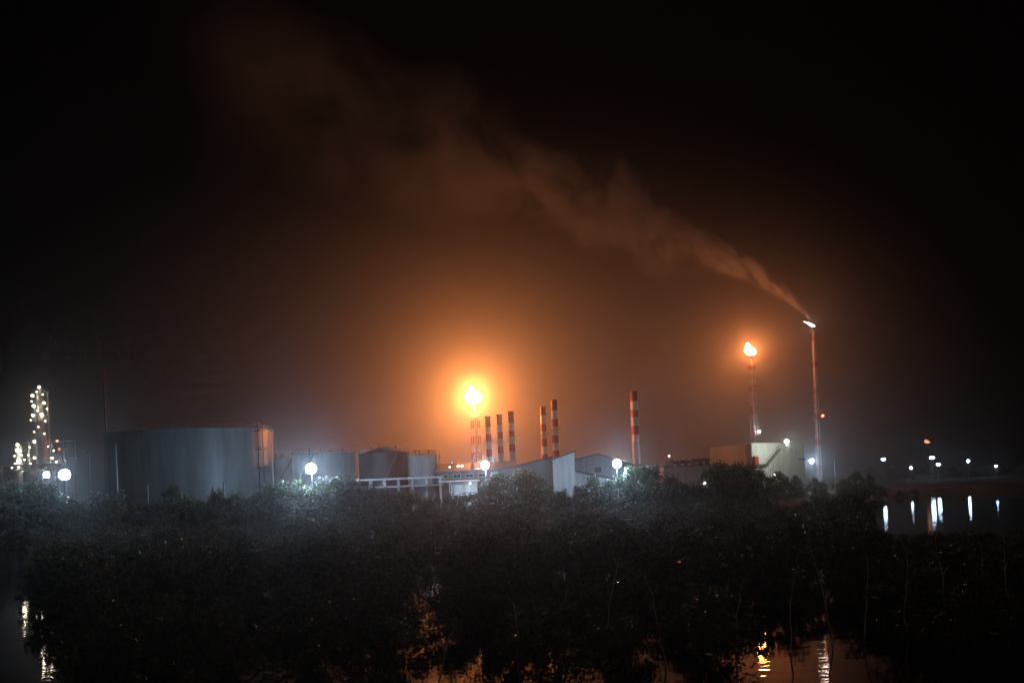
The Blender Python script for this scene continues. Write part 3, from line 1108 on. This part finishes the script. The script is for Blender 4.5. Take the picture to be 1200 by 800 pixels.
# small working lamps fixed to the buildings
M['wall_lamp'] = glow('wall_lamp', (1.0, 0.93, 0.80), 14.0)
for own, x, y, d_, rr_ in ((sh, 642, 577, 221, 0.22), (lw, 527, 547, 222.8, 0.16), (lw, 537, 546, 222.8, 0.26), (lw, 541.5, 545.6, 222.8, 0.2),
                           (ow, 551, 566, 206.5, 0.16), (lb, 784, 534, 299.5, 0.22), (lb, 826, 566, 299.5, 0.3), (wb_, 908, 556, 291, 0.3)):
    p = at(x, y, d_)
    bulb('lamp', p - Vector(own.location), rr_, M['wall_lamp'], own)

# ------------------------------------------------------------------ trees
def leaf(mb, c, size, r):
    """One pointed leaf spray made of two triangles folded on its rib."""
    d = Vector((r.gauss(0, 1), r.gauss(0, 1), r.gauss(0, 0.7))).normalized()
    u = d.orthogonal().normalized()
    u.rotate(Matrix.Rotation(r.uniform(0, 6.28), 3, d))
    w_ = d.cross(u)
    i = len(mb.v)
    s = size * r.uniform(0.6, 1.3)
    mb.v += [tuple(c - d * s), tuple(c + u * s * 0.45 + w_ * s * 0.12), tuple(c + d * s), tuple(c - u * s * 0.45 + w_ * s * 0.12)]
    mb.f += [(i, i + 1, i + 2), (i, i + 2, i + 3)]


def tree_meshes(seed, height, radius, clumps, leaves, lsize, low=0.3, stilt=False):
    r = random.Random(seed)
    tr, cr = MB(), MB()
    n0 = r.randint(1, 3) if not stilt else r.randint(2, 4)
    tops = []
    for k in range(n0):
        a = r.uniform(0, 6.28)
        p = Vector((0.12 * math.cos(a), 0.12 * math.sin(a), 0))
        q = Vector((radius * 0.35 * math.cos(a) * r.random(), radius * 0.35 * math.sin(a) * r.random(), height * r.uniform(0.45, 0.62)))
        mid = (p + q) / 2 + Vector((r.uniform(-0.2, 0.2), r.uniform(-0.2, 0.2), 0))
        rad = 0.028 * height * r.uniform(0.7, 1.1) / math.sqrt(n0)
        tr.tube(p, mid, rad, rad * 0.8, 7, False)
        tr.tube(mid, q, rad * 0.8, rad * 0.55, 7, False)
        tops.append((q, rad * 0.55))
    if stilt:
        for k in range(6):
            a = r.uniform(0, 6.28)
            tr.tube((0, 0, height * 0.22), (0.22 * height * math.cos(a), 0.22 * height * math.sin(a), -0.4), 0.03, 0.02, 4, False)
    for k in range(clumps):
        a = r.uniform(0, 6.28)
        zf = low + (1 - low) * (k + r.random()) / clumps
        prof = math.sin(min(1.0, (zf - low) / (1 - low) * 0.85 + 0.18) * math.pi) ** 0.6
        rr = radius * prof * math.sqrt(r.uniform(0.15, 1.0))
        c = Vector((rr * math.cos(a), rr * math.sin(a), height * zf))
        q, rad = r.choice(tops)
        tr.tube(q, c, rad * 0.6, 0.012, 4, False)
        cs = radius * r.uniform(0.22, 0.42)
        for _ in range(int(leaves * r.uniform(0.6, 1.3))):
            v = Vector((r.gauss(0, 1), r.gauss(0, 1), r.gauss(0, 0.75)))
            v = v.normalized() * cs * r.random() ** 0.45
            leaf(cr, c + v, lsize, r)
    return tr.mesh('trunk'), cr.mesh('crown')


TREES = [tree_meshes(100 + k, 9.0, 3.3 + 0.35 * (k % 3), 30, 95, 0.27, 0.22) for k in range(7)]
MANG = [tree_meshes(200 + k, 3.4, 1.9 + 0.2 * (k % 3), 17, 75, 0.15, 0.18, True) for k in range(8)]
for a, b in TREES:
    a.materials.append(M['bark'])
    b.materials.append(M['leaf'])
for a, b in MANG:
    a.materials.append(M['bark'])
    b.materials.append(M['mangrove_leaf'])


def plant(name, meshes, loc, scale, rz, label, cat, group, sxy=1.0):
    t = thing(name, label, cat, loc, rz, group)
    t.scale = (scale * sxy, scale * sxy, scale)
    for nm, me in zip(('trunk', 'crown'), meshes):
        o = bpy.data.objects.new(nm, me)
        C.objects.link(o)
        o.parent = t
    return t


# crown-top row of the bank trees, read along the photograph
TOPS = [(-80, 578), (0, 577), (30, 574), (60, 576), (90, 596), (103, 596), (118, 585), (140, 584), (155, 598), (185, 600), (202, 574), (215, 588), (240, 590), (262, 580),
        (285, 594), (310, 578), (330, 570), (350, 572), (375, 568), (405, 566), (430, 572), (450, 580), (480, 586), (510, 588), (545, 586), (562, 572), (585, 566),
        (612, 557), (632, 566), (645, 582), (672, 582), (690, 563), (705, 574), (720, 570), (735, 556), (760, 551), (785, 560), (800, 574), (820, 570), (838, 549), (860, 547),
        (885, 557), (920, 558), (950, 563), (975, 569), (1000, 556), (1020, 558), (1028, 562), (1034, 574), (1050, 576), (1062, 576), (1100, 578), (1300, 575)]
ZONES = [(95, 'bushy tree lit from behind below the brightest floodlight', 'trees below the brightest floodlight'),
         (158, 'round bushy tree lit at its crown left of the very large tank', 'trees at the left edge of the very large tank'),
         (318, 'dark bushy tree silhouetted against the very large tank', 'trees in front of the very large tank'),
         (450, 'pale lit tree top below the floodlight beside the very large tank', 'trees below the pale tanks'),
         (555, 'dark low tree in front of the pipe rack and small white building', 'trees in front of the pipe rack'),
         (650, 'bushy tree below the floodlight under the largest flare', 'trees in front of the sloping shed'),
         (722, 'dark bushy tree in front of the white lean-to', 'trees in front of the lean-to'),
         (795, 'pale green lit tree at the foot of the lone thick chimney', 'trees at the lone chimney'),
         (965, 'dark bushy tree in front of the pale flat-roofed block', 'trees in front of the pale block'),
         (1065, 'green bush on the point right of the tallest flare stack', 'bushes right of the tallest flare stack'),
         (9999, 'dark low bush on the far right bank', 'bushes on the far right bank')]


def top_at(px):
    for (a, ya), (b, yb) in zip(TOPS, TOPS[1:]):
        if a <= px <= b:
            return ya + (yb - ya) * (px - a) / (b - a)
    return 575


LAMPS = [(364.5, 199), (568.5, 197), (723, 197)]
r = random.Random(42)
px = -70.0
row = 0
while px < 1270:
    for lane in range(2):
        q = px + r.uniform(-5, 5) + lane * 6
        for _ in range(3):
            x = ground_x(q, 200)
            d = shore(x * (1.0 if q < 830 else 1.45)) + (-5 + 7 * lane) + r.uniform(-2, 2)
            x = ground_x(q, d)
            d = shore(x) + (-5 + 7 * lane) + r.uniform(-2, 2)
        if any(abs(q - lp) < 9 and abs(d - ld) < 5 for lp, ld in LAMPS):
            d = shore(x) + 8 + r.uniform(0, 3)
        ty = top_at(q) + (r.uniform(0, 5) if lane == 0 else r.uniform(6, 14))
        gz = ground_z(x, d)
        h = at(q, ty, d).z - gz
        if h < 2.2:
            continue
        x = ground_x(q, d)
        lab = next(z for z in ZONES if q < z[0])
        sxy = 0.95 if h > 6 else 1.35
        plant('bank_tree', TREES[r.randrange(len(TREES))], (x, d, max(gz, -0.3) - 0.1), h / 8.9, r.uniform(0, 6.28), lab[1], 'tree', lab[2], sxy * r.uniform(0.85, 1.15))
    px += 15 if px < 830 else 17

for k in range(18):
    q = -75 + k * 9 + r.uniform(-3, 3)
    d = 187 + r.uniform(-3, 3)
    plant('bank_shrub', MANG[r.randrange(len(MANG))], (ground_x(q, d), d, -0.1), r.uniform(0.7, 1.1), r.uniform(0, 6.28),
          'low dark shrub at the waterline under the left bank trees', 'shrub', 'low shrubs at the left waterline', 1.3)

# far dark trees at the right behind the lamps
for k in range(16):
    q = 985 + k * 19 + r.uniform(-5, 5)
    d = 590 + r.uniform(-20, 60)
    p = at(q, 552 - (q - 1000) * 0.02 + r.uniform(-5, 5), d)
    plant('far_tree', TREES[r.randrange(len(TREES))], (p.x, d, PAD - 0.1), (p.z - PAD) / 8.9, r.uniform(0, 6.28),
          'dim distant tree behind the far street lamps', 'tree', 'distant trees behind the far lamps', 1.6)

# ------------------------------------------------------------------ flooded mangrove in the foreground
cells = []
d = 41.0
n_m = 0
spots = []
while d < 192:
    step = 1.7 + d * 0.034
    left = 50 - (d - 44) * 0.03
    right = 850 + 165 * sstep(60, 64, d)
    x0, x1 = ground_x(left, d) + 1.6, ground_x(right, d)
    x = x0 + r.uniform(0, step * 0.5)
    while x < x1:
        spots.append((x, d + r.uniform(-1.5, 1.5)))
        x += step * r.uniform(0.75, 1.25) * 1.12
    d += step * 1.55
keep = []
for (x, d) in spots:
    q, py = pix((x, d, 0))
    if 560 < q < 598 and d < 54:
        continue
    keep.append((x, d))
r.shuffle(keep)
keep = keep[:292]
keep = keep[:268]
for lp in (364, 568, 723, 72):
    for k in range(7):
        d = 74 + (k % 3) * 5 + r.uniform(-1, 1)
        keep.append((ground_x(lp + 6 - 20 + k * 7, d), d))
for k in range(4):
    keep.append((ground_x(556 + k * 16, 55.5 + 3 * (k % 2)), 55.5 + 3 * (k % 2)))
for (x, d) in keep:
    sc = (r.uniform(0.6, 1.4) if d > 90 else r.uniform(0.9, 1.3) if d > 62 else r.uniform(0.6, 0.95))
    q, py = pix((x, d, 1.5))
    place = next(t_ for lim, t_ in ((320, 'the very large tank'), (520, 'the pale tanks and pipe rack'), (690, 'the largest flare'), (9999, 'the lone chimney and pale block')) if q < lim)
    where = 'in the nearest rows' if d < 70 else 'in the rows further back'
    plant('mangrove_shrub', MANG[r.randrange(len(MANG))], (x, d, -0.1), sc, r.uniform(0, 6.28),
          'dark leafy mangrove shrub %s below %s' % (where, place), 'shrub', 'mangrove shrubs %s below %s' % (where, place), 1.15)

# lower scrub towards the open water on the right
d = 41.5
while d < 118:
    x = ground_x(850 if d < 62 else 1012, d) + r.uniform(0, 2)
    x1 = ground_x(1260, d)
    while x < x1:
        q, py = pix((x, d, 0))
        hmax = min(0.95, (EYE - (d * 72 / F)) / 3.4) if q > 1000 else 0.55
        if not (868 < q < 916 or 958 < q < 982) or d > 62:
            if r.random() < 0.85:
                plant('low_mangrove', MANG[r.randrange(len(MANG))], (x, d + r.uniform(-1.5, 1.5), -0.1), hmax * r.uniform(0.6, 0.95), r.uniform(0, 6.28),
                      'low dark mangrove clump at the right before the open water', 'shrub', 'low clumps at the right before the open water', 1.5)
        x += r.uniform(2.2, 3.6)
    d += 4.6

# slender pale saplings standing in the near water
ORD = ['first', 'second', 'third', 'fourth', 'fifth', 'sixth', 'seventh', 'eighth', 'ninth', 'tenth', 'eleventh', 'twelfth']


def sapling(px, py_top, d, seed, nth):
    rr = random.Random(seed)
    p = at(px, py_top, d)
    t = thing('sapling', 'thin pale sapling in the near water, %s sapling counted from the left' % ORD[nth], 'sapling', (p.x, d, -0.4), 0, 'thin saplings in the near water')
    H = p.z + 0.4
    s = MB()
    bend = rr.uniform(-1.4, 1.4)
    pts = [Vector((0, 0, 0))]
    for k in range(1, 7):
        pts.append(Vector((rr.uniform(-0.07, 0.07) + 0.02 * k * bend + 0.012 * bend * k * k, rr.uniform(-0.06, 0.06), H * k / 6)))
    for k in range(6):
        s.tube(pts[k], pts[k + 1], 0.045 * (1 - k * 0.11), 0.045 * (1 - (k + 1) * 0.11), 7, False)
    for k in range(7):
        a = rr.uniform(0, 6.28)
        b = pts[4 + k % 3]
        s.tube(b, b + Vector((0.4 * math.cos(a), 0.4 * math.sin(a), rr.uniform(0.2, 0.5))), 0.014, 0.006, 4, False)
    s.build('stem', 'pale_bark', t)
    c = MB()
    for k in range(22):
        v = Vector((rr.gauss(0, 0.2), rr.gauss(0, 0.2), rr.gauss(0, 0.3)))
        leaf(c, pts[6] + v + Vector((0, 0, -0.15)), 0.10, rr)
    c.build('leaves', 'mangrove_leaf', t)


for k, (q, y, d) in enumerate(((512, 735, 41), (605, 706, 41), (703, 664, 42), (776, 676, 42), (858, 690, 42), (923, 676, 44), (971, 645, 46), (1010, 652, 46), (1057, 648, 47), (1107, 630, 46), (1148, 640, 48), (1176, 628, 47))):
    sapling(q, y, d, 900 + k, k)


# ------------------------------------------------------------------ smoke of the tallest flare
def smoke():
    p = at(949, 374, 345)
    m = bpy.data.materials.new('flare_smoke')
    m.use_nodes = True
    nt = m.node_tree
    nt.nodes.remove(nt.nodes['Principled BSDF'])
    out = nt.nodes['Material Output']
    L = nt.links.new

    def math_(op, a, b=None, c=None):
        n = nt.nodes.new('ShaderNodeMath')
        n.operation = op
        for i, v in enumerate((a, b, c)):
            if v is None:
                continue
            if isinstance(v, (int, float)):
                n.inputs[i].default_value = v
            else:
                L(v, n.inputs[i])
        return n.outputs[0]

    tc = nt.nodes.new('ShaderNodeTexCoord')
    nz = nt.nodes.new('ShaderNodeTexNoise')
    nz.inputs['Scale'].default_value = 0.035
    nz.inputs['Detail'].default_value = 2
    L(tc.outputs['Object'], nz.inputs['Vector'])
    sub = nt.nodes.new('ShaderNodeVectorMath')
    sub.operation = 'SUBTRACT'
    L(nz.outputs['Color'], sub.inputs[0])
    sub.inputs[1].default_value = (0.5, 0.5, 0.5)
    sx0 = nt.nodes.new('ShaderNodeSeparateXYZ')
    L(tc.outputs['Object'], sx0.inputs[0])
    t0 = math_('MAXIMUM', math_('MULTIPLY', sx0.outputs[0], -1.0), 0.05)
    amp = math_('MINIMUM', math_('MULTIPLY', t0, 0.55), 34.0)
    scl = nt.nodes.new('ShaderNodeVectorMath')
    scl.operation = 'SCALE'
    L(sub.outputs[0], scl.inputs[0])
    L(amp, scl.inputs['Scale'])
    add = nt.nodes.new('ShaderNodeVectorMath')
    add.operation = 'ADD'
    L(tc.outputs['Object'], add.inputs[0])
    L(scl.outputs[0], add.inputs[1])
    sx = nt.nodes.new('ShaderNodeSeparateXYZ')
    L(add.outputs[0], sx.inputs[0])
    t = math_('MAXIMUM', math_('MULTIPLY', sx.outputs[0], -1.0), 0.05)
    zc = math_('MULTIPLY', math_('POWER', t, 0.75), 1.72)
    Rr = math_('MULTIPLY_ADD', t, 0.225, 1.9)
    dz = math_('SUBTRACT', sx.outputs[2], zc)
    dd = math_('SQRT', math_('ADD', math_('MULTIPLY', dz, dz), math_('MULTIPLY', sx.outputs[1], sx.outputs[1])))
    q = math_('DIVIDE', dd, Rr)
    fall = math_('MINIMUM', math_('MAXIMUM', math_('MULTIPLY', math_('POWER', math_('MAXIMUM', math_('SUBTRACT', 1.0, q), 0.0), 1.4), 1.5), 0.0), 1.0)
    # billows that grow with the width of the plume
    cb_ = nt.nodes.new('ShaderNodeCombineXYZ')
    L(math_('MULTIPLY', math_('LOGARITHM', Rr, 2.718), 4.6), cb_.inputs[0])
    L(math_('DIVIDE', sx.outputs[1], Rr), cb_.inputs[1])
    L(math_('DIVIDE', dz, Rr), cb_.inputs[2])
    n2 = nt.nodes.new('ShaderNodeTexNoise')
    n2.inputs['Scale'].default_value = 1.05
    n2.inputs['Detail'].default_value = 4
    n2.inputs['Roughness'].default_value = 0.62
    L(cb_.outputs[0], n2.inputs['Vector'])
    bil = math_('MAXIMUM', math_('MULTIPLY_ADD', n2.outputs[0], 7.0, -3.05), 0.0)
    thin = math_('POWER', Rr, -0.98)
    fade = math_('POWER', math_('SUBTRACT', 1.0, math_('MINIMUM', math_('DIVIDE', t0, 232.0), 1.0)), 1.35)
    start = math_('MINIMUM', math_('MULTIPLY_ADD', t0, 0.035, 0.06), 1.0)
    den = math_('MULTIPLY', math_('MULTIPLY', math_('MULTIPLY', fall, bil), thin), math_('MULTIPLY', math_('MULTIPLY', fade, start), SMOKE))
    v = nt.nodes.new('ShaderNodeVolumePrincipled')
    v.inputs['Color'].default_value = (0.80, 0.78, 0.76, 1)
    v.inputs['Anisotropy'].default_value = 0.1
    L(den, v.inputs['Density'])
    L(v.outputs[0], out.inputs['Volume'])
    m.cycles.volume_step_rate = 0.5
    # closed hull that follows the drifting plume
    mb = MB()
    N = 14
    rings = [0.0, 4, 12, 25, 40, 60, 80, 105, 135, 170, 230]
    for tt in rings:
        zc_, R_ = 1.72 * tt ** 0.75, 2.2 + 0.44 * min(tt, 90) + 0.2 * max(0, tt - 90)
        for k in range(N):
            a = 2 * math.pi * k / N
            mb.v.append((-tt, R_ * math.cos(a), zc_ + R_ * math.sin(a)))
    for j in range(len(rings) - 1):
        for k in range(N):
            a, b = j * N + k, j * N + (k + 1) % N
            mb.f.append((a, a + N, b + N, b))
    mb.f.append(tuple(range(N)))
    mb.f.append(tuple((len(rings) - 1) * N + k for k in range(N - 1, -1, -1)))
    o = mb.build('smoke', m)
    o.location = p
    tag(o, 'brown smoke trail drifting up and left from the tallest flare stack', 'smoke', kind='stuff')


SMOKE = 4.8
smoke()

# soft volume added behind the plant to spread the flare glow
import bmesh
bm = bmesh.new()
bmesh.ops.create_icosphere(bm, subdivisions=4, radius=1.0)
cut = bmesh.ops.bisect_plane(bm, geom=bm.verts[:] + bm.edges[:] + bm.faces[:], plane_co=(0, 0, -0.13), plane_no=(0, 0, 1), clear_inner=True)
bmesh.ops.holes_fill(bm, edges=[e for e in bm.edges if e.is_boundary], sides=0)
me = bpy.data.meshes.new('glow_haze')
bm.to_mesh(me)
bm.free()
sm = bpy.data.materials.new('glow_haze_volume')
sm.use_nodes = True
sm.node_tree.nodes.remove(sm.node_tree.nodes['Principled BSDF'])
pv = sm.node_tree.nodes.new('ShaderNodeVolumePrincipled')
pv.inputs['Color'].default_value = (0.90, 0.88, 0.86, 1)
nt = sm.node_tree
tc = nt.nodes.new('ShaderNodeTexCoord')
ln = nt.nodes.new('ShaderNodeVectorMath')
ln.operation = 'DOT_PRODUCT'
nt.links.new(tc.outputs['Object'], ln.inputs[0])
nt.links.new(tc.outputs['Object'], ln.inputs[1])
inv = nt.nodes.new('ShaderNodeMath')
inv.operation = 'SUBTRACT'
inv.use_clamp = True
inv.inputs[0].default_value = 1.0
nt.links.new(ln.outputs['Value'], inv.inputs[1])
pw = nt.nodes.new('ShaderNodeMath')
pw.operation = 'POWER'
pw.inputs[1].default_value = 1.7
nt.links.new(inv.outputs[0], pw.inputs[0])
ml = nt.nodes.new('ShaderNodeMath')
ml.operation = 'MULTIPLY'
ml.inputs[1].default_value = 0.0125
nt.links.new(pw.outputs[0], ml.inputs[0])
nt.links.new(ml.outputs[0], pv.inputs['Density'])
sm.cycles.volume_step_rate = 0.9
pv.inputs['Anisotropy'].default_value = 0.2
sm.node_tree.links.new(pv.outputs[0], sm.node_tree.nodes['Material Output'].inputs['Volume'])
me.materials.append(sm)
o = bpy.data.objects.new('glow_haze', me)
C.objects.link(o)
o.location = (-10, 348, 15)
o.scale = (205, 84, 130)
tag(o, 'added soft haze volume behind the plant that carries the glow of the flares', 'smoke', kind='stuff')

# ------------------------------------------------------------------ haze
hz = bpy.data.materials.new('night_haze')
hz.use_nodes = True
nt = hz.node_tree
nt.nodes.remove(nt.nodes['Principled BSDF'])
pv = nt.nodes.new('ShaderNodeVolumePrincipled')
pv.inputs['Color'].default_value = (0.92, 0.90, 0.88, 1)
pv.inputs['Density'].default_value = HAZE_DENSITY
pv.inputs['Anisotropy'].default_value = HAZE_G
nt.links.new(pv.outputs[0], nt.nodes['Material Output'].inputs['Volume'])
hb = MB().box(0, 900, 121, 3300, 2400, 248)
ho = hb.build('haze', hz)
tag(ho, 'thin smoky night haze over the plant and water', 'haze', kind='stuff')
